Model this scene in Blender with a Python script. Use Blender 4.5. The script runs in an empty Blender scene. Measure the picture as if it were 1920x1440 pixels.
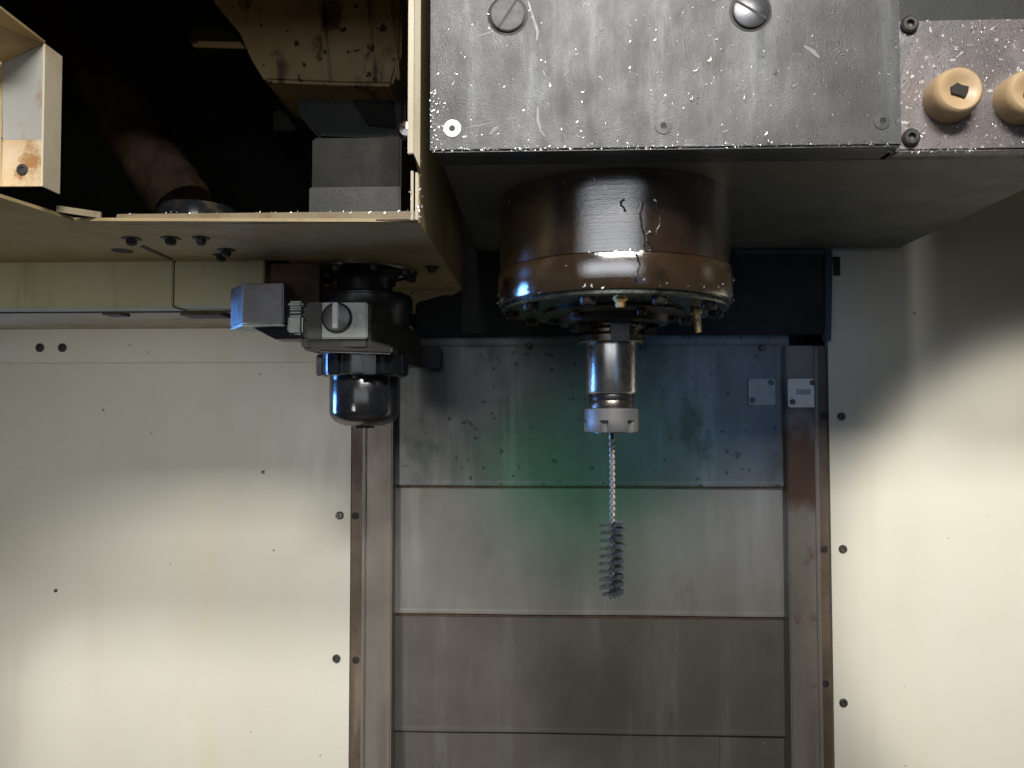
import bpy, bmesh, math, random
from mathutils import Vector, Matrix
R = math.radians
random.seed(7)
scn = bpy.context.scene
col = scn.collection

# ------------------------------------------------------------------ camera
FPX, YAW, PITCH = 1450.0, R(2.2), R(2.3)
fwd = Vector((-math.sin(YAW)*math.cos(PITCH), math.cos(YAW)*math.cos(PITCH), math.sin(PITCH)))
rgt = Vector((math.cos(YAW), math.sin(YAW), 0))
upv = rgt.cross(fwd)
cam_d = bpy.data.cameras.new("camera"); cam = bpy.data.objects.new("camera", cam_d); col.objects.link(cam)
cam_d.sensor_width = 36; cam_d.lens = 36*FPX/1920; cam_d.clip_start = 0.02; cam_d.clip_end = 50
m3 = Matrix((rgt, upv, -fwd)).transposed()
cam.matrix_world = m3.to_4x4()
scn.camera = cam

# ------------------------------------------------------------------ world and lamps
w = bpy.data.worlds.new("World"); scn.world = w; w.use_nodes = True
bg = w.node_tree.nodes["Background"]; bg.inputs[0].default_value = (1.0, 0.97, 0.92, 1); bg.inputs[1].default_value = 0.02
scn.view_settings.view_transform = 'Standard'; scn.view_settings.look = 'None'
scn.view_settings.exposure = 0.0; scn.view_settings.gamma = 1.0

def area(name, loc, target, sx, sy, power, color):
    d = bpy.data.lights.new(name, 'AREA'); d.shape = 'RECTANGLE'; d.size = sx; d.size_y = sy
    d.energy = power; d.color = color
    o = bpy.data.objects.new(name, d); col.objects.link(o); o.location = loc
    o.rotation_euler = (Vector(target)-Vector(loc)).to_track_quat('-Z', 'Y').to_euler()
    return o
def spot(name, loc, target, power, color, angle, blend=1.0, size=0.05):
    d = bpy.data.lights.new(name, 'SPOT'); d.energy = power; d.color = color
    d.spot_size = R(angle); d.spot_blend = blend; d.shadow_soft_size = size
    o = bpy.data.objects.new(name, d); col.objects.link(o); o.location = loc
    o.rotation_euler = (Vector(target)-Vector(loc)).to_track_quat('-Z', 'Y').to_euler()
    return o
area("door_light", (-0.09, -0.55, 0.30), (0.1, 0.8, 0.12), 1.15, 0.40, 1.9, (0.90, 0.94, 1.0))
area("tube_lamp", (0.10, -0.42, 0.87), (0.05, 0.8, -0.2), 0.60, 0.20, 23, (1.0, 0.97, 0.91))
spot("right_work_lamp", (0.62, -0.10, 0.10), (0.650, 0.95, -0.205), 35, (1.0, 0.95, 0.85), 35, .42, .03)
spot("left_fill_spot", (-0.62, -0.30, -0.12), (-0.50, 0.95, -0.18), 15, (1.0, 0.96, 0.88), 46, .9, .08)  # added fill for the left wall, no known fitting there
spot("high_left_patch_spot", (-0.70, -0.15, 0.65), (-0.33, 0.95, -0.46), 58, (1.0, 0.96, 0.92), 27, .45, .05)  # added spot shaping a bright patch and shadow edges on the left wall
o = area("side_window_lamp", (-0.80, 0.86, -0.02), (-0.10, 0.72, 0.0), 0.14, 0.26, 0.42, (0.14, 0.38, 1.0)); o.data.spread = R(44)
spot("blue_tint_spot", (0.45, -0.25, -0.1), (0.235, 0.96, 0.040), 3.8, (0.20, 0.50, 1.0), 22, 1.0, .1)  # added blue spot that only tints the slide cover, no screen
spot("green_tint_spot", (-0.30, 0.25, -0.15), (0.062, 0.96, -0.085), 5.5, (0.14, 1.0, 0.50), 23)  # added green spot that only tints the slide cover, no beacon

# ------------------------------------------------------------------ pixel measurements -> metres
def ray(u, v): return fwd + rgt*((u-960)/FPX) + upv*((720-v)/FPX)
def W(u, v, Y):
    d = ray(u, v); return d*(Y/d.y)
def WZ(u, v, z):
    d = ray(u, v); return d*(z/d.z)
def X(u, Y, v=720): return W(u, v, Y).x
def Z(v, Y, u=960): return W(u, v, Y).z

# ------------------------------------------------------------------ materials
def new_mat(name):
    m = bpy.data.materials.new(name); m.use_nodes = True
    return m, m.node_tree.nodes, m.node_tree.links
def rgba(c): return (c[0], c[1], c[2], 1)
def surf(name, c1, c2, stain=None, stain_lo=.55, stain_hi=.75, rough=(.35,.6), metal=0.0, scale=12, streak=(26,26,3.2),
         grain=.12, bump=.15, speck=None, speck_scale=140, speck_t=.70, stain2=None, s2_lo=.6, s2_hi=.8, s2_scale=(9,9,9), coat=0.0, spec=.5, grain_scale=900, seed=0.0, ior=1.5, band=None, rings=False):
    m, N, L = new_mat(name)
    b = N["Principled BSDF"]
    tc = N.new("ShaderNodeTexCoord")
    def mapped(sc, off=0):
        mp = N.new("ShaderNodeMapping"); mp.inputs["Scale"].default_value = sc
        mp.inputs["Location"].default_value = (off+seed, off*1.7+seed, off*.6)
        L.new(tc.outputs["Object"], mp.inputs["Vector"]); return mp.outputs["Vector"]
    def noise(vec, s, det=6, rg=.6):
        n = N.new("ShaderNodeTexNoise"); n.inputs["Scale"].default_value = s; n.inputs["Detail"].default_value = min(det, 4)
        n.inputs["Roughness"].default_value = rg; L.new(vec, n.inputs["Vector"]); return n.outputs["Fac"]
    def ramp(fac, lo, hi):
        mr = N.new("ShaderNodeMapRange"); mr.interpolation_type = 'SMOOTHSTEP'
        mr.inputs["From Min"].default_value = lo; mr.inputs["From Max"].default_value = hi
        L.new(fac, mr.inputs["Value"]); return mr.outputs["Result"]
    def mix(fac, a, bb, mode='MIX'):
        x = N.new("ShaderNodeMix"); x.data_type = 'RGBA'; x.blend_type = mode
        if isinstance(fac, float): x.inputs[0].default_value = fac
        else: L.new(fac, x.inputs[0])
        for i, c in ((6, a), (7, bb)):
            if isinstance(c, tuple): x.inputs[i].default_value = rgba(c)
            else: L.new(c, x.inputs[i])
        return x.outputs[2]
    big = noise(mapped((1,1,1)), scale)
    colr = mix(ramp(big, .32, .68), c1, c2)
    if stain is not None:
        s = ramp(noise(mapped(streak, 3.1), 1.0, 8, .62), stain_lo, stain_hi)
        colr = mix(s, colr, stain)
    if stain2 is not None:
        s2 = ramp(noise(mapped(s2_scale, 7.7), 1.0, 8, .68), s2_lo, s2_hi)
        colr = mix(s2, colr, stain2)
    if band is not None:                       # ragged bands between two heights: rust, and a darker brown band above
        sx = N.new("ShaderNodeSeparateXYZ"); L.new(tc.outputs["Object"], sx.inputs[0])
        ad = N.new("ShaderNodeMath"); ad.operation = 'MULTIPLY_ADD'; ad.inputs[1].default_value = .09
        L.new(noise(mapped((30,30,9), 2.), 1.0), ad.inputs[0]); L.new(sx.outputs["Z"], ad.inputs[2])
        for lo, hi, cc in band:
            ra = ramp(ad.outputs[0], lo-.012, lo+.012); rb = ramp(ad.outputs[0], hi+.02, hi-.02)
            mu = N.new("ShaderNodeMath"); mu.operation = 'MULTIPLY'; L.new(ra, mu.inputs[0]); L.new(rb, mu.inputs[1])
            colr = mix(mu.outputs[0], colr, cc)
    fine = noise(mapped((1,1,1), 1.3), grain_scale, 3, .7)
    if speck is not None:
        sp = ramp(noise(mapped((1,1,1), 5.5), speck_scale, 2, .5), speck_t, speck_t+.04)
        colr = mix(sp, colr, speck)
    g = N.new("ShaderNodeMapRange"); g.inputs["From Min"].default_value = .3; g.inputs["From Max"].default_value = .7
    g.inputs["To Min"].default_value = 1-grain; g.inputs["To Max"].default_value = 1+grain; L.new(fine, g.inputs["Value"])
    colr = mix(1.0, colr, g.outputs["Result"], 'MULTIPLY')
    L.new(colr, b.inputs["Base Color"])
    rr = N.new("ShaderNodeMapRange"); rr.inputs["From Min"].default_value = .3; rr.inputs["From Max"].default_value = .7
    rr.inputs["To Min"].default_value = rough[0]; rr.inputs["To Max"].default_value = rough[1]
    L.new(noise(mapped((1,1,.4), 2.2), scale*4, 6, .65), rr.inputs["Value"]); L.new(rr.outputs["Result"], b.inputs["Roughness"])
    b.inputs["Metallic"].default_value = metal; b.inputs["IOR"].default_value = ior
    b.inputs["Specular IOR Level"].default_value = spec
    if coat: b.inputs["Coat Weight"].default_value = coat; b.inputs["Coat Roughness"].default_value = .10
    if bump:
        bp = N.new("ShaderNodeBump"); bp.inputs["Strength"].default_value = bump; bp.inputs["Distance"].default_value = .002
        mm = N.new("ShaderNodeMath"); mm.operation = 'ADD'
        L.new(fine, mm.inputs[0]); L.new(noise(mapped((1,1,1), 4.), 60, 4, .6), mm.inputs[1])
        if rings:
            m2 = N.new("ShaderNodeMath"); m2.operation = 'MULTIPLY_ADD'; m2.inputs[1].default_value = .6
            L.new(noise(mapped((1.5,1.5,420), 9.), 1.0), m2.inputs[0]); L.new(mm.outputs[0], m2.inputs[2]); mm = m2
        L.new(mm.outputs[0], bp.inputs["Height"]); L.new(bp.outputs["Normal"], b.inputs["Normal"])
    return m

M = {}
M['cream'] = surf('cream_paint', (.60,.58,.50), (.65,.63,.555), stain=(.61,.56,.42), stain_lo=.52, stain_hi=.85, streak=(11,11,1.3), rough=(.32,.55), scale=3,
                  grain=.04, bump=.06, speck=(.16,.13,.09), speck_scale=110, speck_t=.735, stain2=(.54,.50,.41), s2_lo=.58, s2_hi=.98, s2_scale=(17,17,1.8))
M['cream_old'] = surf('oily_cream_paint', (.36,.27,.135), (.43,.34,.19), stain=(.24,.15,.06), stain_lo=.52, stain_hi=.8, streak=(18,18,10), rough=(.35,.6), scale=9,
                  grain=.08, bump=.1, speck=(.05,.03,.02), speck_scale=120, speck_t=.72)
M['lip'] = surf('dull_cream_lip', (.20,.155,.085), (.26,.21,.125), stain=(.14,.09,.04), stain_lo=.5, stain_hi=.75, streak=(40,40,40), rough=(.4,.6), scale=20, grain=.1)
M['cream_edge'] = surf('worn_cream_edge', (.52,.45,.33), (.60,.54,.41), stain=(.34,.19,.08), stain_lo=.55, stain_hi=.8, streak=(30,30,9), rough=(.4,.6), scale=15, grain=.06)
M['cream_clean'] = surf('bracket_paint', (.30,.30,.275), (.34,.335,.31), stain=(.24,.13,.05), stain_lo=.62, stain_hi=.78, streak=(22,22,16), rough=(.4,.6), scale=10, grain=.05)
M['rusty_paint'] = surf('rusty_bracket_foot', (.50,.36,.20), (.56,.46,.32), stain=(.30,.15,.05), stain_lo=.45, stain_hi=.65, streak=(60,60,60), rough=(.5,.8), scale=40, grain=.1)
M['green_paint'] = surf('greenish_cream_beam', (.34,.33,.20), (.38,.36,.24), stain=(.24,.20,.11), stain_lo=.52, stain_hi=.8, streak=(40,40,5), rough=(.4,.65), scale=8, grain=.08)
M['plate'] = surf('scuffed_steel_plate', (.053,.054,.055), (.08,.081,.083), stain=(.13,.134,.146), stain_lo=.50, stain_hi=.74, streak=(30,30,4.5), rough=(.30,.50), metal=.5, scale=16,
                  grain=.16, bump=.22, stain2=(.06,.06,.056), s2_lo=.54, s2_hi=.70, s2_scale=(22,22,14), speck=(.36,.37,.39), speck_scale=230, speck_t=.72)
M['nozzle_plate'] = surf('pinkish_steel_plate', (.13,.13,.135), (.20,.165,.16), stain=(.24,.22,.222), stain_lo=.48, stain_hi=.7, streak=(34,34,20), rough=(.32,.55), metal=.5, scale=20,
                  grain=.22, bump=.25, speck=(.5,.46,.45), speck_scale=260, speck_t=.64)
M['casting'] = surf('grey_casting_paint', (.085,.085,.07), (.115,.115,.093), stain=(.04,.038,.03), stain_lo=.5, stain_hi=.8, streak=(8,8,8), rough=(.4,.6), scale=6, grain=.07)
M['dark_casting'] = surf('dark_casting', (.020,.022,.022), (.035,.036,.034), stain=(.05,.045,.03), streak=(20,20,20), rough=(.35,.6), scale=12, grain=.15)
M['spindle'] = surf('oily_brown_steel', (.022,.010,.005), (.036,.017,.008), stain=(.010,.005,.003), stain_lo=.5, stain_hi=.72, streak=(30,30,14), rough=(.09,.17), ior=4.0, metal=0., rings=True, scale=26,
                  grain=.12, bump=.10, speck=(.05,.03,.02), speck_scale=170, speck_t=.70, coat=.7)
M['spindle2'] = surf('oily_yellow_brown_steel', (.040,.021,.009), (.058,.033,.015), stain=(.014,.007,.004), stain_lo=.5, stain_hi=.7, streak=(40,40,26), rough=(.08,.16), ior=4.0, metal=0., rings=True, scale=32,
                  grain=.14, bump=.07, speck=(.05,.03,.02), speck_scale=190, speck_t=.68, coat=.7)
M['dark_spindle'] = surf('black_oily_steel', (.025,.02,.018), (.05,.042,.04), rough=(.25,.45), metal=.5, scale=25, grain=.15, bump=.1)
M['under_steel'] = surf('greenish_wet_steel', (.075,.085,.075), (.14,.15,.13), stain=(.05,.05,.04), stain_lo=.48, stain_hi=.62, streak=(40,40,40), rough=(.18,.4), metal=.8, scale=40, grain=.12)
M['chrome'] = surf('ground_steel', (.62,.61,.59), (.72,.71,.69), stain=(.42,.33,.24), stain_lo=.62, stain_hi=.8, streak=(50,50,30), rough=(.24,.34), metal=1.0, scale=40, grain=.04, bump=.02)
M['nut'] = surf('satin_nut', (.21,.21,.213), (.27,.267,.262), rough=(.42,.55), metal=.5, scale=60, grain=.05, bump=.04)
M['holder_dark'] = surf('dark_holder_flange', (.10,.09,.075), (.20,.18,.15), stain=(.32,.29,.24), stain_lo=.55, stain_hi=.62, streak=(70,70,70), rough=(.15,.35), metal=.9, scale=60, grain=.1)
M['bronze'] = surf('tinted_neck', (.17,.15,.13), (.24,.215,.19), rough=(.15,.3), metal=.9, scale=50, grain=.06)
M['brass'] = surf('brass', (.62,.38,.13), (.70,.46,.20), rough=(.2,.4), metal=.9, scale=60, grain=.06)
M['wire'] = surf('twisted_wire', (.55,.54,.50), (.65,.63,.60), rough=(.25,.4), metal=.85, scale=100, grain=.05)
M['bristle'] = surf('grey_bristle', (.05,.058,.064), (.13,.145,.155), rough=(.4,.6), scale=300, grain=.2, bump=0)
M['black_gloss'] = surf('black_gloss_steel', (.008,.009,.012), (.014,.015,.018), stain=(.05,.04,.025), stain_lo=.6, stain_hi=.75, streak=(30,30,30), rough=(.10,.22), metal=.0, scale=30, grain=.1, bump=.03, spec=.9)
M['black_satin'] = surf('black_oxide', (.018,.018,.02), (.03,.03,.032), rough=(.25,.4), metal=.3, scale=30, grain=.1, bump=.05, spec=.7)
M['gun'] = surf('gunmetal_block', (.13,.13,.14), (.17,.17,.18), rough=(.28,.42), metal=.7, scale=40, grain=.1, bump=.06)
M['block_steel'] = surf('pale_steel_block', (.34,.36,.34), (.42,.44,.42), stain=(.28,.27,.22), streak=(40,40,40), rough=(.3,.45), metal=.55, scale=40, grain=.08)
M['arm_grey'] = surf('dark_grey_arm', (.06,.058,.055), (.09,.088,.085), rough=(.35,.5), metal=.4, scale=20, grain=.12)
M['nozzle'] = surf('tan_plastic', (.50,.345,.19), (.56,.40,.235), stain=(.38,.23,.11), stain_lo=.6, stain_hi=.8, streak=(60,60,60), rough=(.35,.5), scale=60, grain=.05, bump=.05)
M['hole'] = surf('dark_hole', (.012,.011,.010), (.02,.018,.015), rough=(.5,.7), grain=.1, bump=0)
M['screw'] = surf('oxide_screw', (.06,.06,.055), (.11,.105,.10), rough=(.3,.5), metal=.6, scale=200, grain=.1, bump=.05)
M['screw_dark'] = surf('dull_screw', (.11,.11,.115), (.16,.158,.16), rough=(.5,.65), metal=.1, scale=200, grain=.1, bump=.08, spec=.3)
M['screw_light'] = surf('zinc_screw', (.62,.62,.60), (.72,.71,.68), rough=(.3,.5), metal=.4, scale=200, grain=.05, bump=.03)
M['cover_a'] = surf('shaded_cover_steel', (.10,.11,.112), (.145,.155,.157), stain=(.20,.208,.208), stain_lo=.5, stain_hi=.75, streak=(26,26,2.5), rough=(.32,.5), metal=.35, scale=7,  # dark bluish base carries the head's shadow on the top plate
                  grain=.10, bump=.08, speck=(.05,.06,.06), speck_scale=105, speck_t=.66, stain2=(.065,.075,.07), s2_lo=.54, s2_hi=.74, s2_scale=(14,14,9))
M['cover_b'] = surf('middle_cover_steel', (.185,.18,.165), (.235,.23,.215), stain=(.29,.29,.275), stain_lo=.5, stain_hi=.75, streak=(18,18,2), rough=(.34,.52), metal=.3, scale=6,
                  grain=.08, bump=.06, stain2=(.19,.145,.095), s2_lo=.6, s2_hi=.8, s2_scale=(16,16,5))
M['cover_c'] = surf('lower_cover_steel', (.105,.095,.083), (.135,.124,.11), stain=(.16,.154,.143), stain_lo=.5, stain_hi=.8, streak=(40,40,3), rough=(.36,.55), metal=.3, scale=7,
                  grain=.09, bump=.07, stain2=(.10,.07,.038), s2_lo=.56, s2_hi=.75, s2_scale=(17,17,4.5))
M['rail'] = surf('rail_steel', (.18,.16,.14), (.23,.21,.185), stain=(.13,.115,.095), stain_lo=.52, stain_hi=.8, streak=(60,60,3), rough=(.35,.5), metal=.35, scale=9, grain=.09,
                  stain2=(.12,.055,.025), s2_lo=.62, s2_hi=.74, s2_scale=(14,14,5))
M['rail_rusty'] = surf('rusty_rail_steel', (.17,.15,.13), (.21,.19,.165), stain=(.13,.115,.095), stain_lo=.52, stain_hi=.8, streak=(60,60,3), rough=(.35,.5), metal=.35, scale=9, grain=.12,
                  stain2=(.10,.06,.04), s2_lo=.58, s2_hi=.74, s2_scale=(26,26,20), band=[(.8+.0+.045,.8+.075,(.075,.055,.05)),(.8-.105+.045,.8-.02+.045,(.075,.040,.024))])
M['rail_dark'] = surf('rail_edge_strip', (.085,.06,.042), (.14,.105,.08), stain=(.20,.16,.12), streak=(50,50,6), rough=(.4,.6), metal=.3, scale=16, grain=.14)
M['rust'] = surf('rust_seam', (.055,.03,.016), (.10,.06,.033), rough=(.6,.8), scale=60, grain=.2)
M['wiper'] = surf('black_green_cover', (.015,.019,.018), (.026,.03,.027), spec=.15, rough=(.5,.7), scale=10, grain=.14, stain=(.04,.04,.034), streak=(10,10,10))
M['wiper_light'] = surf('grey_edge_trim', (.04,.045,.046), (.06,.066,.064), spec=.25, rough=(.4,.6), scale=20, grain=.12)
M['tag'] = surf('white_tag', (.66,.67,.66), (.74,.74,.72), rough=(.35,.5), scale=40, grain=.04, bump=.03)
M['tag_grey'] = surf('grey_tag', (.26,.27,.27), (.36,.36,.34), rough=(.35,.5), metal=.3, scale=40, grain=.08)
M['hose'] = surf('oily_brown_hose', (.010,.0058,.0034), (.020,.012,.007), stain=(.03,.019,.011), stain_lo=.6, streak=(60,60,60), rough=(.6,.9), scale=35, grain=.25, bump=.5, spec=.08)
M['motor'] = surf('brown_stained_cover', (.34,.235,.105), (.43,.32,.17), stain=(.09,.05,.025), stain_lo=.55, stain_hi=.68, streak=(34,34,17), rough=(.35,.6), scale=18, grain=.12, bump=.2,
                  speck=(.03,.02,.01), speck_scale=90, speck_t=.66)
M['lit_foot'] = surf('lit_grey_foot', (.03,.031,.028), (.045,.045,.04), stain=(.07,.068,.06), streak=(30,30,30), rough=(.35,.5), metal=.1, scale=30, grain=.12)
M['interior'] = surf('shaded_black_interior', (.006,.006,.005), (.012,.010,.008), rough=(.6,.9), scale=20, grain=.2, bump=0, spec=.15)  # oily black, with the shade inside the housing put into the colour
M['shaded_block'] = surf('shaded_grey_block', (.014,.0145,.0125), (.024,.024,.021), stain=(.03,.03,.024), streak=(30,30,20), rough=(.5,.7), metal=.0, spec=.2, scale=18, grain=.12)  # base darkened to carry the shade inside the housing
M['scuff'] = surf('bare_steel_scuff', (.17,.175,.185), (.21,.215,.225), rough=(.4,.6), metal=.3, scale=100, grain=.1, bump=.1)
M['chip'] = surf('bright_chip', (.6,.6,.61), (.75,.75,.74), rough=(.2,.35), metal=.8, scale=100, grain=.03, bump=0)

# ------------------------------------------------------------------ mesh helpers
def bx(bm, x0, x1, y0, y1, z0, z1):
    vs = [bm.verts.new((x, y, z)) for x in (x0, x1) for y in (y0, y1) for z in (z0, z1)]
    for f in ((0,1,3,2),(4,6,7,5),(0,4,5,1),(2,3,7,6),(0,2,6,4),(1,5,7,3)): bm.faces.new([vs[i] for i in f])
def prism(bm, pts, ext):
    a = [bm.verts.new(p) for p in pts]; ext = Vector(ext)
    b = [bm.verts.new(Vector(p)+ext) for p in pts]
    n = len(a); bm.faces.new(a); bm.faces.new(list(reversed(b)))
    for i in range(n): bm.faces.new((a[i], b[i], b[(i+1)%n], a[(i+1)%n]))
def lathe(bm, prof, c=(0,0,0), seg=48, axis='Z', cap=True):
    c = Vector(c); rings = []
    for r, h in prof:
        ring = []
        for i in range(seg):
            a = 2*math.pi*i/seg; p = (r*math.cos(a), r*math.sin(a))
            q = {'Z': (p[0], p[1], h), 'Y': (p[0], h, p[1]), 'X': (h, p[0], p[1])}[axis]
            ring.append(bm.verts.new(c+Vector(q)))
        rings.append(ring)
    for a, b in zip(rings, rings[1:]):
        for i in range(seg): bm.faces.new((a[i], a[(i+1)%seg], b[(i+1)%seg], b[i]))
    if cap: bm.faces.new(rings[0]); bm.faces.new(list(reversed(rings[-1])))
def tube(bm, pts, rad, seg=12):
    pts = [Vector(p) for p in pts]; rings = []
    ref = Vector((.31,.77,.2))
    for i, p in enumerate(pts):
        t = (pts[min(i+1,len(pts)-1)]-pts[max(i-1,0)]).normalized()
        n = t.cross(ref).normalized(); b2 = t.cross(n)
        r = rad[i] if isinstance(rad, (list, tuple)) else rad
        rings.append([bm.verts.new(p+(n*math.cos(2*math.pi*k/seg)+b2*math.sin(2*math.pi*k/seg))*r) for k in range(seg)])
    for a, b in zip(rings, rings[1:]):
        for k in range(seg): bm.faces.new((a[k], a[(k+1)%seg], b[(k+1)%seg], b[k]))
    bm.faces.new(rings[0]); bm.faces.new(list(reversed(rings[-1])))
def B(): return bmesh.new()
wloc = {}
def finish(bm, name, mat, bevel=0, smooth=False, seg=2):
    bmesh.ops.recalc_face_normals(bm, faces=bm.faces)
    if bevel:
        es = [e for e in bm.edges if len(e.link_faces) == 2 and e.calc_face_angle(0) > R(40)]
        bmesh.ops.bevel(bm, geom=es, offset=bevel, segments=seg, affect='EDGES', clamp_overlap=True)
    me = bpy.data.meshes.new(name); bm.to_mesh(me); bm.free()
    me.materials.append(M[mat])
    if smooth or bevel:
        for p in me.polygons: p.use_smooth = True
        me.set_sharp_from_angle(angle=R(38))
    return me
def obj(name, bm, mat, parent=None, bevel=0, smooth=False, seg=2):
    if parent is not None and parent in wloc:
        off = wloc[parent]; bmesh.ops.translate(bm, verts=bm.verts, vec=-off)
    else: off = Vector()
    o = bpy.data.objects.new(name, finish(bm, name, mat, bevel, smooth, seg)); col.objects.link(o)
    if parent is not None: o.parent = parent
    wloc[o] = off
    return o
def put(name, me, parent, loc, rot=(0,0,0), scale=1.0):
    o = bpy.data.objects.new(name, me); col.objects.link(o); o.parent = parent
    o.location = Vector(loc)-wloc.get(parent, Vector()); o.rotation_euler = rot; o.scale = (scale,)*3
    wloc[o] = Vector(loc); return o
def thing(name, label, cat, loc, group=None):
    o = bpy.data.objects.new(name, None); col.objects.link(o); o.empty_display_size = .02
    o.location = loc; wloc[o] = Vector(loc); o['label'] = label; o['category'] = cat
    if group: o['group'] = group
    return o
def struct(name, bm, mat, label, bevel=0):
    o = obj(name, bm, mat, None, bevel); o['kind'] = 'structure'; o['label'] = label; o['category'] = 'wall'; return o

# shared small pieces, face towards -Y
def screw_mesh(r, h, name, mat, socket=None):
    bm = B(); lathe(bm, [(r,0),(r,-h*.7),(r*.8,-h),(r*.45,-h),(r*.4,-h*.3),(.0001,-h*.25)], seg=16, axis='Y')
    return finish(bm, name, mat, 0, True)
ME_wallscrew = screw_mesh(.0048, .003, 'screw', 'screw')
ME_hole = screw_mesh(.0055, .0012, 'hole', 'hole')
ME_pip = screw_mesh(.0026, .002, 'screw', 'screw')

# ------------------------------------------------------------------ setting: back walls
YW = .950
bm = B(); bx(bm, -1.6, X(657, YW, 1000), YW, YW+.01, -1.6, Z(680, YW, 400))
wall_l = struct('wall_left', bm, 'cream', 'cream painted splash panel left of the steel cover column')
for u, v in ((637,966),(631,1234)): put('screw', ME_wallscrew, wall_l, W(u, v, YW))
for u, v in ((105,1107),(493,885)): put('screw', ME_pip, wall_l, W(u, v, YW), scale=.8)
bm = B(); bx(bm, X(1558, YW, 1000), 1.6, YW, YW+.01, -1.6, .7)
wall_r = struct('wall_right', bm, 'cream', 'cream painted splash panel right of the steel cover column')
for u, v in ((1577,781),(1580,1029),(1581,1317)): put('screw', ME_wallscrew, wall_r, W(u, v, YW))
bm = B(); bx(bm, X(1568,YW,495)-.004, X(1568,YW,495)+.004, YW-.002, YW, Z(517,YW,1568), Z(482,YW,1568))
obj('slot', bm, 'hole', wall_r)
# upper strip of left wall with its ledge
bm = B(); bx(bm, -1.6, X(775, YW, 650), YW-.012, YW+.01, Z(680, YW-.012, 400)+.0005, Z(612, YW-.012, 400))
strip = struct('wall_strip', bm, 'cream', 'cream horizontal strip with two dark holes atop the left splash panel', .0015)
for u, v in ((75,652),(117,652)): put('hole', ME_hole, strip, W(u, v, YW-.0122))
bm = B(); bx(bm, -1.6, 1.6, YW+.09, YW+.1, -1.6, 1.0)
struct('column_wall', bm, 'dark_casting', 'dark machine column behind the steel covers')

bm = B(); bx(bm, -1.6, 1.6, -.1, YW, -.80, -.76)
o = struct('machine_bed', bm, 'casting', 'grey machine bed below the picture'); o['category'] = 'bed'

# ------------------------------------------------------------------ way cover (telescopic plates)
YC = .962
cl, cr = X(733, YC, 1000), X(1478, YC, 1000)
wc = thing('way_cover', 'stained steel slide cover of overlapping horizontal plates behind the brush', 'way cover', ((cl+cr)/2, YC, -.6))
rows = [(648,911,.000,'cover_a'),(911,1153,.0035,'cover_b'),(1153,1375,.007,'cover_c')]
for v0, v1, dy, mt in rows:
    y = YC+dy; z1, z0 = Z(v0, y, 1100), Z(v1, y, 1100)
    bm = B(); n = 40
    # front sheet with faint waviness and a folded lower hem
    prof = [(z1+.012, .0), (z1-.002, .0), (z0+.006, 0), (z0+.003, -.00025), (z0, -.00025), (z0, .002), (z1+.012, .002)]
    ringsv = []
    for i in range(n+1):
        x = cl-.004+(cr-cl+.008)*i/n
        wv = 0
        ringsv.append([bm.verts.new((x, y+p[1]+(wv if p[1] <= 0 else 0), p[0]+(.0003*math.sin(i*.31+v0) if p[0] < z0+.004 else 0))) for p in prof])
    for a, b in zip(ringsv, ringsv[1:]):
        for k in range(len(prof)): bm.faces.new((a[k], b[k], b[(k+1)%len(prof)], a[(k+1)%len(prof)]))
    bm.faces.new(ringsv[0]); bm.faces.new(ringsv[-1])
    pl = obj('cover_plate', bm, mt, wc)
    if v1 < 1300:
        bm = B(); bx(bm, cl, cr, y+.0021, y+.0032, z0-.0035, z0+.001); obj('seam', bm, 'rust', pl)
y = YC+.0105
for u0, u1, dy in ((730,1349,0),(1349.8,1480,.0012)):
    bm = B(); bx(bm, X(u0,y,1400), X(u1,y,1400), y+dy, y+dy+.002, -.75, Z(1372,y,1100)); obj('cover_plate', bm, 'cover_c', wc, .0006)
bm = B(); bx(bm, cl, cr, YC-.006, YC+.004, Z(647,YC-.006,1100), Z(622,YC-.006,1100)); obj('top_strip', bm, 'cover_a', wc, .0012)
for u, v, s in ((990,648,1.5),(1208,650,1.5),(1430,652,1.3)): put('screw', ME_pip, wc, W(u, v, YC-.007), scale=s)
# square tag on cover
def tag_plate(parent, u, v, hw, mat, bar):
    yt = YC-.0025 if parent is wc else parent['face_y']
    c = W(u, v, yt)
    bm = B(); r = .003
    pts = []
    for sx, sz, a0 in ((1,1,0),(-1,1,90),(-1,-1,180),(1,-1,270)):
        for k in range(5):
            a = R(a0+22.5*k); pts.append((c.x+sx*(hw-r)+r*math.cos(a), yt, c.z+sz*(hw-r)+r*math.sin(a)))
    prism(bm, pts, (0,-.0015,0)); t = obj('tag_plate', bm, mat, parent, .0004)
    for sx, sz in ((.68,.72),(-.72,-.62)):
        put('screw', ME_pip, t, (c.x+sx*hw, yt-.0015, c.z+sz*hw), scale=1.25)
    if bar:
        bm = B(); bx(bm, c.x-hw*.45, c.x+hw*.55, yt-.0022, yt-.0014, c.z-.1*hw, c.z+.28*hw); obj('printed_mark', bm, 'tag_grey', t)
tag_plate(wc, 1428, 735, .0162, 'tag_grey', False)

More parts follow.
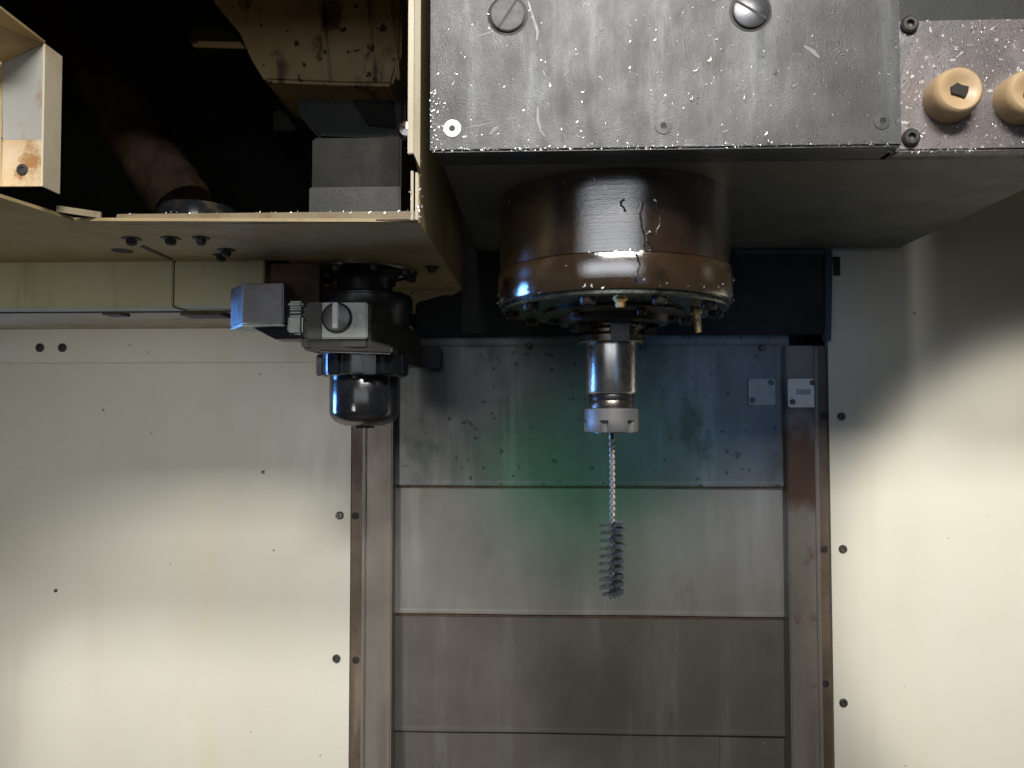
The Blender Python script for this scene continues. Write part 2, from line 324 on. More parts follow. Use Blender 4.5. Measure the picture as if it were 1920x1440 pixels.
# ------------------------------------------------------------------ rails
YR = .944
def rail(us, label, side):
    # us = face0, face1, strip0, strip1
    x0, x1 = sorted((X(us[0],YR,1000), X(us[1],YR,1000))); s0, s1 = sorted((X(us[2],YR,1000), X(us[3],YR,1000)))
    top = Z(648, YR, us[0])
    t = thing('guide_rail', label, 'rail', ((x0+x1)/2, YR, -.8), 'rails flanking the slide cover')
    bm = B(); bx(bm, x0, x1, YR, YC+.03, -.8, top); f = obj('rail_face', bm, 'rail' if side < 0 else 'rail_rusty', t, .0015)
    bm = B(); bx(bm, s0, s1, YR+.003, YC+.03, -.8, top); obj('edge_strip', bm, 'rail_dark', t, .0012)
    rx = x0 if side < 0 else x1
    bm = B(); bx(bm, rx-.0022, rx+.0022, YR-.0035, YR+.004, -.8, top-.001); obj('ridge', bm, 'rail', t, .0012, seg=3)
    return t
rail_l = rail((683,735,657,681), 'narrow steel rail left of the slide cover, below the black dome', -1)
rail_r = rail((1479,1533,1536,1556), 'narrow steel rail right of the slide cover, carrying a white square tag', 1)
for u, v in ((666,967),(667,1237)): put('hole', ME_hole, rail_l, W(u, v, YR+.0028), scale=.8)
for u, v in ((1545,780),(1545,1029),(1548,1281)): put('hole', ME_hole, rail_r, W(u, v, YR+.0028), scale=.8)
rail_r['face_y'] = YR-.0002
tag_plate(rail_r, 1504, 737, .0172, 'tag', True)
del rail_r['face_y']

# ------------------------------------------------------------------ spindle head
YP = .570
zb = Z(279, YP, 1248)                       # underside of head
xl, xr = X(806, YP, 200), X(1691, YP, 200)
head = thing('spindle_carriage', 'large grey spindle head with a scuffed front plate covered in chips', 'machine head', (.12, .75, zb))
bm = B()
ye = WZ(1530, 470, zb).y; xe = WZ(1690, 468, zb).x
bx(bm, xl+.004, xe, YP+.034, ye, zb+.002, zb+.45); obj('casting', bm, 'casting', head, .003)
bm = B(); bx(bm, xl, xr, YP, YP+.012, zb, zb+.30)
plate = obj('front_plate', bm, 'plate', head, .0016)
bm = B(); bx(bm, xl+.003, xr-.003, YP+.012, YP+.033, zb+.001, zb+.30); obj('plate_backing', bm, 'dark_casting', head)
yn = YP+.010
zn = Z(283, yn, 1700); ztop = Z(36, yn, 1800)
bm = B(); bx(bm, xr+.0006, .415, yn, yn+.014, zn, ztop); nplate = obj('nozzle_plate', bm, 'nozzle_plate', head, .0015)
bm = B(); bx(bm, xr+.0006, .415, yn+.0141, YP+.034, zn+.001, zn+.30); obj('plate_backing', bm, 'dark_casting', head)
# slotted screws
def slotted(parent, c, r, ang, mat, h=.0025, slot=True):
    bm = B(); lathe(bm, [(r*1.12,.0),(r*1.12,-.0002),(r*1.0,-.0003)], c=c, seg=40, axis='Y'); rim = obj('screw_recess', bm, 'hole', parent, 0, True)
    bm = B(); lathe(bm, [(r*.95,0),(r*.95,-h*.7),(r*.88,-h),(.0001,-h)], c=c, seg=40, axis='Y'); s = obj('slotted_screw', bm, mat, parent, 0, True)
    if slot:
        bm = B(); w2 = r*.07; d = Vector((math.cos(ang),0,math.sin(ang))); n = Vector((-d.z,0,d.x)); cc = Vector(c)+Vector((0,-h-.0002,0))
        prism(bm, [cc+d*r*.93+n*w2, cc-d*r*.93+n*w2, cc-d*r*.93-n*w2, cc+d*r*.93-n*w2], (0,.0006,0)); obj('slot', bm, 'hole', s)
    return s
slotted(head, W(952,29,YP), .0137, R(57), 'screw_dark')
slotted(head, W(1407,21,YP), .0140, R(-32), 'gun')
def csk(parent, c, r, mat):
    bm = B(); lathe(bm, [(r,0),(r,-.0006),(r*.36,-.0008),(r*.34,-.0002)], c=c, seg=28, axis='Y', cap=False); s = obj('countersunk_screw', bm, mat, parent, 0, True)
    bm = B(); lathe(bm, [(r*.36,-.0003),(r*.35,-.0004)], c=c, seg=6, axis='Y'); obj('hex_socket', bm, 'hole', s)
csk(head, W(848,241,YP), .0066, 'screw_light')
csk(head, W(1244,236,YP), .0063, 'plate')
csk(head, W(1654,227,YP), .0062, 'plate')
for u, v in ((1703,48),(1706,259)): put('screw', ME_wallscrew, head, W(u, v, yn), scale=1.35)
for path, wd in (([(1008,200),(1008,225),(1013,245),(1022,256)],.0013), ([(872,240),(910,233),(930,228)],.0004), ([(948,225),(970,219)],.0004), ([(918,252),(926,243),(934,238)],.0016),
                 ([(1508,86),(1524,96),(1536,108)],.0018), ([(990,2),(1008,60),(1006,76)],.0012), ([(1018,132),(1022,142)],.0011), ([(895,68),(920,60),(935,50)],.0007)):
    bm = B(); pts = [W(u,v,YP-.00002) for u, v in path]; tube(bm, pts, [wd*(.5 if i in (0, len(pts)-1) else 1) for i in range(len(pts))], 6)
    for vv in bm.verts: vv.co.y = YP+(vv.co.y-YP)*.12
    obj('scuff_mark', bm, 'scuff', plate, 0, True)
# tan coolant nozzles
def nozzle(u, v, rot):
    c = W(u, v, yn)
    t = thing('coolant_nozzle', 'x', 'nozzle', c, 'tan coolant nozzles on the right plate')
    r = .0182; L = .019
    bm = B(); lathe(bm, [(r,0),(r*1.02,-.006),(r*.97,-L*.72),(r*.90,-L*.93),(r*.80,-L),(r*.55,-L+.0005),(r*.42,-L+.0025),(.0001,-L+.003)], c=c, seg=40, axis='Y')
    obj('body', bm, 'nozzle', t, 0, True)
    bm = B(); cc = c+Vector((0,-L+.0022,0)); s = r*.36
    pts = [cc+Vector((s*k*math.cos(R(a)+rot),0,s*k*math.sin(R(a)+rot))) for a, k in ((20,1),(70,.55),(110,.85),(160,1.05),(200,1.0),(255,.6),(300,1.0),(340,.9))]
    prism(bm, pts, (0,-.0014,0)); obj('broken_socket', bm, 'hole', t)
    return t
n1 = nozzle(1776,187,0); n1['label'] = 'tan plastic coolant nozzle with a broken square socket, whole in view'
n2 = nozzle(1908,190,.8); n2['label'] = 'tan plastic coolant nozzle cut off by the right picture edge'

# ------------------------------------------------------------------ spindle
YS = .725
xs = X(1150, YS, 560)
RF = .1085
zf = Z(541, YS-RF, 1150); zl = Z(472, YS-RF, 1150)
sp = thing('spindle', 'round oily brown spindle nose under the grey head', 'spindle', (xs, YS, zf))
c0 = (xs, YS, 0)
bm = B(); lathe(bm, [(RF*.985, zb+.01),(RF*.985, zl+.0012),(RF*.97, zl+.0006)], c=c0, seg=96); obj('housing', bm, 'spindle', sp, 0, True)
bm = B(); lathe(bm, [(RF*.98, zl+.0006),(RF*1.0, zl),(RF*1.003, zl-.001),(RF*1.003, zf+.004),(RF*.99, zf+.001),(RF*.97, zf)], c=c0, seg=96); obj('flange_ring', bm, 'spindle2', sp, 0, True)
bm = B(); lathe(bm, [(RF*.968, zf+.001),(RF*.968, zf-.003),(RF*.955, zf-.0045),(.066, zf-.0045),(.0655, zf-.002)], c=c0, seg=80); bot = obj('bottom_plate', bm, 'under_steel', sp, 0, True)
bm = B(); lathe(bm, [(.0652, zf),(.0652, zf-.007),(.060, zf-.010),(.052, zf-.0105),(.050, zf-.0165),(.043, zf-.018),(.040, zf-.012)], c=c0, seg=64); obj('nose', bm, 'dark_spindle', sp, 0, True)
bm = B(); lathe(bm, [(.0068,0),(.0068,-.0045),(.0058,-.0058),(.0034,-.0058),(.003,-.002),(.0001,-.002)], seg=18); ME_cap = finish(bm, 'cap_screw', 'dark_spindle', 0, True)
for k in range(10):
    a = R(-90+18+36*k); put('cap_screw', ME_cap, sp, (xs+.095*math.cos(a), YS+.095*math.sin(a), zf-.0044))
for k in range(6):
    a = R(-90+20+60*k); put('cap_screw', ME_cap, sp, (xs+.0565*math.cos(a), YS+.0565*math.sin(a), zf-.0102), scale=.7)
for a in (R(-150), R(30)):   # drive keys
    bm = B(); d = Vector((math.cos(a), math.sin(a), 0)); n = Vector((-d.y, d.x, 0)); p = Vector((xs,YS,zf-.0165))+d*.036
    prism(bm, [p-d*.007-n*.008, p+d*.009-n*.008, p+d*.009+n*.008, p-d*.007+n*.008], (0,0,-.0085)); obj('drive_key', bm, 'holder_dark', sp, .0012)
for u, v0, v1, wd in ((1178,378,470,.0011),(1190,430,472,.0016),(1146,372,396,.0010),(1205,376,440,.0006),(1168,476,530,.0009)):
    bm = B(); pts = []; rr = []; nst = 26
    for k in range(nst+1):
        v = v0+(v1-v0)*k/nst; uu = u+3.5*math.sin(k*.23+u)+.8*math.sin(k*.8)
        a = -math.acos(max(-1, min(1, ((uu-1150)/218.0)))); zz_ = Z(v, YS-RF, 1150); rad = RF*(.985 if zz_ > zl else 1.003)+.0001
        pts.append((xs+rad*math.cos(a), YS+rad*math.sin(a), zz_)); rr.append(wd*(.5+.5*abs(math.sin(k*.9+u)))*(1 if k < nst-3 else 1.4))
    tube(bm, pts, rr, 6); obj('oil_drip', bm, 'dark_spindle', sp, 0, True)
def brass(u, v, Y, length, r, tilt):
    p = W(u, v, Y); p.z = zf-.003
    bm = B(); lathe(bm, [(r*1.6,0),(r*1.6,-length*.25),(r*1.25,-length*.3),(r*1.25,-length*.45),(r,-length*.5),(r,-length),(r*.55,-length),(r*.5,-length*.7)], seg=6)
    bmesh.ops.rotate(bm, verts=bm.verts, cent=(0,0,0), matrix=Matrix.Rotation(tilt, 3, 'Y')); bmesh.ops.translate(bm, verts=bm.verts, vec=p)
    obj('brass_fitting', bm, 'brass', sp, .0003)
brass(1304, 560, .700, .024, .0033, R(-6))
brass(1163, 556, .640, .009, .0042, 0)

# ------------------------------------------------------------------ tool holder
xt = X(1146, YS, 700)
ct = (xt, YS, 0)
th = thing('tool_holder', 'shiny steel collet chuck clamped in the spindle nose', 'tool holder', (xt, YS, Z(812,YS,1146)))
zz = lambda v: Z(v, YS-.022, 1146)
zF1, zF0 = zz(596), zz(641)
h = zF1-zF0
bm = B(); lathe(bm, [(.026, zF1+.012),(.030, zF1),(.0315, zF1-.001),(.0315, zF1-h*.30),(.0270, zF1-h*.44),(.0270, zF1-h*.56),(.0315, zF1-h*.70),(.0315, zF0+.001),(.0305, zF0),(.0235, zF0)], c=ct, seg=64); obj('flange', bm, 'holder_dark', th, 0, True)
for a in (-80, 100):
    d = Vector((math.cos(R(a)), math.sin(R(a)), 0)); n = Vector((-d.y, d.x, 0)); p = Vector((xt,YS,zF0))+d*.0268
    bm = B(); prism(bm, [p-n*.0085, p-n*.0085+d*.0052, p+n*.0085+d*.0052, p+n*.0085], (0,0,h*1.02)); obj('drive_slot', bm, 'gun', th, .0006)
bm = B(); lathe(bm, [(.0230, zF0+.002),(.0234, zF0-.001),(.0234, zz(733)),(.0228, zz(736)),(.0212, zz(738))], c=ct, seg=72); obj('body', bm, 'chrome', th, 0, True)
bm = B(); lathe(bm, [(.0212, zz(737)),(.0206, zz(740)),(.0206, zz(751)),(.0209, zz(752)),(.0209, zz(764)),(.0205, zz(767))], c=ct, seg=64); obj('neck', bm, 'bronze', th, 0, True)
bm = B(); lathe(bm, [(.0204, zz(738)),(.0207, zz(739)),(.0207, zz(750)),(.0205, zz(751))], c=ct, seg=64); obj('neck_band', bm, 'black_satin', th, 0, True)
# collet nut: slotted around the lower half
nb = B(); segs = 96; RN = .0252
z1, zs, z0 = zz(766), zz(788), zz(811)
def slot(i, frac):
    k = i % 16                                # six slots of 16 segments
    return k in (6,7,8,9)
prof_r = []
rings = []
hs = [z1, z1-.001, zs, zs-.0012, z0+.0012, z0]
for j, zv in enumerate(hs):
    ring = []
    for i in range(segs):
        a = 2*math.pi*(i-5)/segs
        r = RN*(.965 if j in (0,5) else 1)
        if j >= 3 and slot(i, 0): r = RN*.84
        ring.append(nb.verts.new((xt+r*math.cos(a), YS+r*math.sin(a), zv)))
    rings.append(ring)
for a, b in zip(rings, rings[1:]):
    for i in range(segs): nb.faces.new((a[i], a[(i+1)%segs], b[(i+1)%segs], b[i]))
nb.faces.new(rings[0]); nb.faces.new(list(reversed(rings[-1])))
nut = obj('collet_nut', nb, 'nut', th, 0, True)
bm = B(); lathe(bm, [(.019, z0+.0005),(.019, z0-.0006),(.006, z0-.0006),(.0055, z0)], c=ct, seg=48); obj('collet_face', bm, 'holder_dark', nut, 0, True)

# ------------------------------------------------------------------ tube brush
zt0, zt1 = z0, Z(1121, YS, 1146)
br = thing('tube_brush', 'twisted wire brush with spiral dark bristles hanging from the chuck', 'brush', (xt, YS, zt1))
bm = B(); lathe(bm, [(.0026, z0+.001),(.0026, z0-.005),(.0022, z0-.006)], c=ct, seg=16); obj('shank', bm, 'holder_dark', br, 0, True)
pitch = .0108
def lean(z): t = (zt0-z)/(zt0-zt1); return .0006*math.sin(t*5)
for s in (0, math.pi):
    pts = []; z = zt0-.004
    while z > zt1+.002:
        a = 2*math.pi*z/pitch+s
        pts.append((xt+lean(z)+.00145*math.cos(a), YS+.00145*math.sin(a), z)); z -= .0006
    bm = B(); tube(bm, pts, .00145, 8); obj('wire_strand', bm, 'wire', br, 0, True)
bm = B(); rnd = random.Random(3)
zb0, zb1 = Z(975, YS, 1146), Z(1114, YS, 1146)
turns = 9.6
n = 3800
for i in range(n):
    t = i/n; z = zb0+(zb1-zb0)*t+rnd.gauss(0, .00016)
    a = -2*math.pi*turns*t+rnd.gauss(0, .10)
    Rr = .0105*(1+rnd.gauss(0, .055))*(1 if t < .96 else .72)
    if rnd.random() < .05: a += rnd.uniform(-1, 1)
    if t > .72 and rnd.random() < .25: z += rnd.gauss(0, .0010)
    d = Vector((math.cos(a), math.sin(a), rnd.gauss(-.14, .03))); nn = Vector((-d.y, d.x, 0)); k = Vector((0,0,1))
    p0 = Vector((xt+lean(z), YS, z))+d*.001; p1 = p0+d*Rr+Vector((0,0,rnd.gauss(0,.0004)))
    r = .00013
    v = [bm.verts.new(p) for p in (p0+nn*r, p0-nn*r*.6+k*r, p0-nn*r*.6-k*r, p1+nn*r, p1-nn*r*.6+k*r, p1-nn*r*.6-k*r)]
    for f in ((0,1,4,3),(1,2,5,4),(2,0,3,5),(3,4,5)): bm.faces.new([v[q] for q in f])
o = obj('bristles', bm, 'bristle', br); o['kind'] = 'stuff'
pts = [(xt+.0022*math.sin(k*.55), YS+.0006*k/10, zt1+.004-.006*math.sin(k*.314)) for k in range(11)]
bm = B(); tube(bm, pts, .0011, 8); obj('wire_tip', bm, 'wire', br, 0, True)

# ------------------------------------------------------------------ dark cover between head and slide cover
YD = .936
bm = B(); dk = thing('wiper_cover', 'dark green-black cover strip between the head and the slide cover', 'cover', (.1, YD, Z(628,YD,1100)))
bx(bm, X(779,YD,620), X(1546,YD,600), YD, YD+.012, Z(628,YD,1100), Z(628,YD,1100)+.20); obj('cover_sheet', bm, 'wiper', dk, .002)
bm = B(); prism(bm, [W(1546.5,640,YD), W(1559,640,YD-.006), W(1562,474,YD-.006), W(1547,474,YD)], (0,.010,0)); obj('side_trim', bm, 'wiper_light', dk, .0012)
bm = B(); bx(bm, X(1375,YD,475), X(1556,YD,475), YD-.008, YD-.0005, Z(478,YD,1460), Z(470,YD,1460)); obj('top_lip', bm, 'wiper_light', dk, .001)

# ------------------------------------------------------------------ tool changer housing
YF = .600
zu = Z(416, YF, 780)
tc = thing('tool_changer_housing', 'oily cream sheet metal housing left of the spindle head, open at front', 'housing', (-.3, .75, zu))
def U(u, v): 
    p = WZ(u, v, zu); return Vector((p.x, p.y, zu))
xw = U(780,416).x
fr = [U(-260,300), U(0,370), U(140,414), U(780,416)]
rear = [Vector((xw, .934, zu)), Vector((U(560,500).x, .935, zu)), Vector((U(545,492).x, U(300,490).y, zu)), Vector((-1.1, U(300,490).y, zu)), Vector((-1.1, .45, zu))]
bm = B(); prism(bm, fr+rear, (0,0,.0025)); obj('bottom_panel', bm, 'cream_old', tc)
# sloped flap at the rear corner
a, b2 = Vector((xw, .934, zu-.0003)), Vector((X(600,.90,520), .90, zu-.0003))
c_, d_ = W(785,588,.944), W(600,585,.944)
bm = B(); prism(bm, [a, b2, d_, c_], (0,.0022,0)); obj('rear_flap', bm, 'cream_old', tc)
# front lip
bm = B(); p0, p1 = U(205,415), U(780,416)
bx(bm, p0.x, p1.x, YF-.001, YF+.001, zu, Z(399,YF,500)); obj('front_lip', bm, 'lip', tc, .0004)
bm = B(); q0 = U(105,403); q1 = U(188,415)
prism(bm, [q0+Vector((0,0,.0026)), q1+Vector((0,0,.0026)), q1+Vector((0,0,.0075)), q0+Vector((0,0,.0075))], (0,.002,0)); obj('front_lip', bm, 'lip', tc)
bm = B(); bx(bm, p0.x, p1.x, YF-.0016, YF-.001, zu+.0005, zu+.002); obj('lip_seam', bm, 'rust', tc)
# right wall with notch, bright front edge return
zt = zu+.42
bm = B()
side = [(YF+.002, zu), (YF+.002, Z(330,YF,790)), (YF+.010, Z(318,YF,790)), (YF-.010, Z(300,YF,790)), (YF-.012, zt), (.934, zt), (.934, zu)]
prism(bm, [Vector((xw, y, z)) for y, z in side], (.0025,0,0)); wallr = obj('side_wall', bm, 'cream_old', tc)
bm = B(); xa, xb = X(765,YF-.014,150), X(776,YF-.014,150)
bx(bm, xa, xb, YF-.0145, YF-.0125, Z(300,YF,770), zt); obj('edge_return', bm, 'cream_edge', tc, .0005)
bm = B(); prism(bm, [Vector((xb+.0003,YF-.014,Z(300,YF,780))), Vector((xw+.0045,YF-.010,Z(322,YF,790))), Vector((xw+.0045,YF-.010,zt)), Vector((xb+.0003,YF-.014,zt))], (0,.002,0)); obj('edge_face', bm, 'cream_edge', tc)
bm = B(); bx(bm, X(771,YF,370), X(776,YF,370), YF-.003, YF, zu+.0005, Z(322,YF,775)); obj('edge_return', bm, 'cream_edge', tc, .0004)
bm = B(); bx(bm, X(780,YF,370), X(786,YF,370), YF-.004, YF-.001, zu+.0005, Z(326,YF,775)); obj('edge_return', bm, 'cream_edge', tc, .0004)
# added unseen sheet above the picture, shading the interior, and rear/top of the housing
bm = B(); bx(bm, -1.0, xw-.002, YF-.012, YF-.010, Z(-45,YF,400), zt+.1); obj('shade_sheet', bm, 'cream_old', tc)
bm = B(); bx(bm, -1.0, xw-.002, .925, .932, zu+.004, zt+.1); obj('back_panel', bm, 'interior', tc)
bm = B(); bx(bm, -1.0, xw-.002, YF+.002, .9, zu+.0027, zu+.004); obj('shaded_floor', bm, 'interior', tc)  # black sheet standing for shade on the housing floor
# hanging beam at rear
yb = U(300,490).y; zb2 = Z(576, yb, 300)
bm = B(); bx(bm, -1.1, X(324,yb,530), yb, yb+.03, zb2, zu+.0005); obj('rear_beam', bm, 'green_paint', tc, .001)
bm = B(); bx(bm, X(325,yb,530)+.0004, X(494,yb,530), yb+.001, yb+.03, zb2+.0012, zu+.0005); obj('rear_beam', bm, 'green_paint', tc, .001)
bm = B(); bx(bm, X(494.5,yb,530), X(592,yb,530), yb+.012, yb+.03, zb2+.003, zu-.0003); obj('beam_end', bm, 'rust', tc, .001)
bm = B(); bx(bm, -1.1, X(600,yb,530), yb+.0305, YW-.013, zb2+.0005, zb2+.003); obj('beam_soffit', bm, 'cream_old', tc)
bm = B(); bx(bm, X(345,yb+.04,580), X(420,yb+.04,580), yb+.032, yb+.06, zb2-.004, zb2); obj('soffit_clip', bm, 'rust', tc)
bm = B(); bx(bm, X(190,yb+.03,580), X(225,yb+.03,580), yb+.031, yb+.05, zb2-.003, zb2); obj('soffit_clip', bm, 'rust', tc)
bm = B(); bx(bm, -1.1, X(494,yb,530), yb+.029, yb+.0335, zb2-.0012, zb2+.0002); obj('beam_seam', bm, 'hole', tc)
# cone screws under the panel
bm = B(); lathe(bm, [(.0080,0),(.0080,-.0010),(.0048,-.0016),(.0042,-.0052),(.0022,-.0066)], seg=6); ME_tip = finish(bm, 'screw_tip', 'black_satin')
for u, v in ((247,447),(320,446),(377,446),(424,468),(415,478),(810,500),(760,503)): put('screw_tip', ME_tip, tc, U(u, v), (0,0,u*.1))
bm = B(); lathe(bm, [(.0095,0),(.009,-.0006)], seg=20); ME_slot = finish(bm, 'hole', 'hole')
put('hole', ME_slot, tc, U(229,470))
bm = B(); p = [U(262,462), U(320,487), U(324,485), U(268,459)]; prism(bm, [q+Vector((0,0,-.0006)) for q in p], (0,0,.0005)); obj('scratch', bm, 'rust', tc)
bm = B(); lathe(bm, [(.0085,0),(.0085,.003),(.006,.0062),(.0001,.0072)], seg=20); ME_dome = finish(bm, 'bolt_head', 'spindle2', 0, True)
for u, v in ((700,392),(148,392)):
    p = W(u, v, YF+.02); p.z = zu+.004; put('bolt_head', ME_dome, tc, p, scale=1.2 if u > 500 else .8)
put('bolt_head', ME_dome, tc, W(764,246,YF-.006), (R(90),0,0), .9)

# ------------------------------------------------------------------ inside the housing
hz = thing('hose', 'thick oily brown hose slanting down inside the dark housing', 'hose', W(370,395,.76))
pts = [W(60,-110,.84), W(120,20,.83), W(190,140,.81), W(250,240,.79), W(305,330,.77), W(350,400,.755)]
bm = B(); P2 = []; RR = []
for i in range(len(pts)-1):
    for k in range(8):
        P2.append(pts[i].lerp(pts[i+1], k/8)); RR.append(.031+.0012*math.sin((i*8+k)*1.9))
tube(bm, P2, RR, 24); obj('hose_body', bm, 'hose', hz, 0, True)
p = W(372,384,.735); bm = B(); lathe(bm, [(.040,-.03),(.039,-.012),(.034,-.004),(.02,.000)], c=p, seg=32); obj('hose_clamp', bm, 'black_gloss', hz, 0, True)

mc = thing('magazine_cover', 'brown stained ribbed cover hanging at the top inside the housing', 'cover', W(600,158,.72))
ym = .72
bm = B(); prism(bm, [W(u,v,ym) for u, v in ((372,-70),(400,2),(447,58),(470,110),(496,152),(610,157),(735,160),(752,100),(758,-70))], (0,.10,0)); obj('cover_body', bm, 'motor', mc, .003)
for u0, u1 in ((602,612),(690,697),(735,742)):
    bm = B(); prism(bm, [W(u0-14,-70,ym-.004), W(u1-14,-70,ym-.004), W(u1+8,150,ym-.004), W(u0+8,150,ym-.004)], (0,.005,0)); obj('rib', bm, 'motor', mc, .0015)
ab = thing('angle_bracket', 'small grey angle plate beside the brown ribbed cover', 'bracket', W(405,90,.735))
bm = B(); prism(bm, [W(u,v,.735) for u, v in ((356,42),(372,30),(404,36),(440,62),(462,90),(362,88),(354,76))], (0,.02,0)); obj('plate', bm, 'shaded_block', ab, .001)
bm = B(); prism(bm, [W(u,v,.733) for u, v in ((357,76),(362,87),(460,90),(450,78))], (0,.003,0)); obj('folded_edge', bm, 'motor', ab, .0006)
sb = thing('steel_block', 'grey upright steel block standing behind the front lip of the housing', 'block', W(670,400,.70))
bm = B(); x0, x1 = X(584,.70,330), X(752,.70,330); bx(bm, x0, x1, .70, .78, zu+.0045, Z(257,.70,670)); obj('column', bm, 'shaded_block', sb, .002)
bm = B(); bx(bm, x0-.0006, x1+.0006, .695, .699, zu+.0045, Z(350,.695,670)); obj('lit_foot_plate', bm, 'lit_foot', sb, .001)  # lighter plate stands in for light on the block's lower end
db = thing('gear_casing', 'black casing between the brown cover and the steel block', 'casing', W(650,262,.76))
bm = B(); prism(bm, [W(u,v,.76) for u, v in ((545,150),(760,150),(760,268),(600,262),(560,215))], (0,.08,0)); obj('casing_body', bm, 'dark_casting', db, .004)
bm = B(); prism(bm, [W(u,v,.757) for u, v in ((655,165),(735,165),(742,240),(690,235),(665,200))], (0,.004,0)); obj('cover_plate', bm, 'shaded_block', db, .001)
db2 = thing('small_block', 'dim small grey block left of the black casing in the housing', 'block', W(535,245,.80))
bm = B(); prism(bm, [W(u,v,.80) for u, v in ((512,246),(512,212),(522,204),(536,212),(558,244))], (0,.03,0)); obj('body', bm, 'shaded_block', db2, .001)

cb = thing('corner_bracket', 'pale channel bracket with a rusty bolt hole at the left edge', 'bracket', W(40,352,.54))
yk = .54
bm = B(); prism(bm, [W(u,v,yk) for u, v in ((4,118),(84,82),(80,262),(5,262))], (0,.002,0)); obj('web', bm, 'cream_clean', cb)
bm = B(); prism(bm, [W(u,v,yk) for u, v in ((5,262.3),(80,262.3),(77,349),(3,349))], (0,.002,0)); foot = obj('foot', bm, 'rusty_paint', cb)
put('bolt_hole', ME_hole, foot, W(42,318,yk-.0002), scale=.75)
bm = B(); prism(bm, [W(4,118,yk-.0003), W(84,81,yk-.0003), W(0,16,yk-.05), W(-80,16,yk-.05), W(-60,80,yk-.03)], (0,.0005,.002)); obj('top_flange', bm, 'cream_old', cb)
bm = B(); prism(bm, [W(81,82,yk-.001), W(85,82,yk-.001), W(80,349,yk-.001), W(76.5,349,yk-.001)], (0,.02,0)); obj('side_flange', bm, 'cream_edge', cb)
bm = B(); prism(bm, [W(-60,60,yk+.001), W(4,118,yk+.001), W(3,349,yk+.001), W(-60,349,yk+.001)], (0,.002,0)); obj('rear_leg', bm, 'cream_old', cb)

# ------------------------------------------------------------------ tool change arm
pa = U(685,506); xa, ya = pa.x, pa.y
arm = thing('tool_change_arm', 'black double tool change arm with gripper block and domed cap', 'tool arm', (xa, ya, Z(803,ya-.03,680)))
ca = (xa, ya, 0)
bm = B(); lathe(bm, [(.0545, zu),(.0545, zu-.003),(.051, zu-.0055),(.046, zu-.006),(.044, zu-.003)], c=ca, seg=64); obj('mounting_ring', bm, 'spindle2', arm, 0, True)
for k in range(8):
    a = R(22.5+45*k); bm = B(); lathe(bm, [(.005, zu-.004),(.005, zu-.0095),(.003, zu-.0105)], c=(xa+.049*math.cos(a), ya+.049*math.sin(a), 0), seg=6); obj('ring_bolt', bm, 'black_satin', arm)
bm = B(); lathe(bm, [(.040, zu-.002),(.031, zu-.010),(.0285, zu-.014),(.0285, zu-.034),(.027, zu-.036)], c=ca, seg=48); obj('shaft', bm, 'black_satin', arm, 0, True)
zc1 = Z(541, ya-.05, 680); zc0 = Z(570, ya-.05, 680)
bm = B(); lathe(bm, [(.046, zc1+.001),(.050, zc1-.002),(.050, zc0),(.047, zc0-.004),(.047, zc0-.030),(.044, zc0-.033)], c=ca, seg=14); obj('collar', bm, 'black_satin', arm, .0015)
# arm body: tapered bar running from the front block back to the right
ybk = ya-.085                                # front face of the gripper block
bz1, bz0 = Z(567,ybk,632), Z(635,ybk,632)
bm = B(); pts = [W(691,570,ybk+.012), W(740,583,ybk+.06), W(790,632,ybk+.12), W(795,690,ybk+.12), W(735,672,ybk+.03), W(691,640,ybk+.012)]
cent = [(p.x, p.y, p.z) for p in pts]
prism(bm, [Vector(p) for p in cent], (-.03,.02,0)); obj('arm_bar', bm, 'arm_grey', arm, .002)
bm = B(); prism(bm, [Vector((X(560,ybk,600), ybk+.006, bz0-.010)), Vector((X(690,ybk,600), ybk+.004, bz0-.010)), Vector((xa+.048, ya-.01, bz0-.010)), Vector((xa+.03, ya+.05, bz0-.010)), Vector((xa-.04, ya+.03, bz0-.010))], (0,0,.030)); obj('arm_bar', bm, 'arm_grey', arm, .003)
# front block with slotted bolt
bm = B(); bx(bm, X(576,ybk,600), X(689,ybk,600), ybk, ybk+.05, bz0, bz1); blk = obj('lock_block', bm, 'block_steel', arm, .0012)
bm = B(); bx(bm, X(576,ybk,600)-.0002, X(604,ybk,600), ybk-.0012, ybk+.01, bz0+.0004, bz1-.0004); obj('block_strip', bm, 'casting', blk, .0006)
cbt = W(632,596,ybk); r = .0138
bm = B(); lathe(bm, [(r*1.06,0),(r*1.05,-.0012),(r,-.0016),(r*.9,-.0032),(r*.5,-.0042),(.0001,-.0045)], c=cbt, seg=40, axis='Y'); bolt = obj('lock_bolt', bm, 'gun', blk, 0, True)
bm = B(); bx(bm, cbt.x-.0032, cbt.x+.0022, cbt.y-.0056, cbt.y-.003, cbt.z-.0105, cbt.z+.0138); obj('key_bar', bm, 'screw_light', bolt, .0008)
# gripper finger block
yg = ybk-.004
bm = B()
prism(bm, [Vector((X(455,yg,570),yg,Z(607,yg,500))), Vector((X(531,yg,570),yg,Z(607,yg,500))), Vector((X(533,yg,570),yg+.03,Z(607,yg,500))), Vector((X(440,yg,570),yg+.055,Z(607,yg,500))), Vector((X(408,yg,570),yg+.030,Z(607,yg,500)))], (0,0,Z(531,yg,500)-Z(607,yg,500))); obj('gripper_finger', bm, 'gun', arm, .0012)
bm = B(); prism(bm, [Vector((X(453,yg,570),yg+.001,Z(611,yg,500))), Vector((X(532,yg,570),yg+.001,Z(611,yg,500))), Vector((X(533,yg,570),yg+.03,Z(611,yg,500))), Vector((X(440,yg,570),yg+.055,Z(611,yg,500))), Vector((X(409,yg,570),yg+.030,Z(611,yg,500)))], (0,0,.0017)); obj('finger_highlight', bm, 'block_steel', arm, .0004)  # pale slab stands in for the highlight under the finger
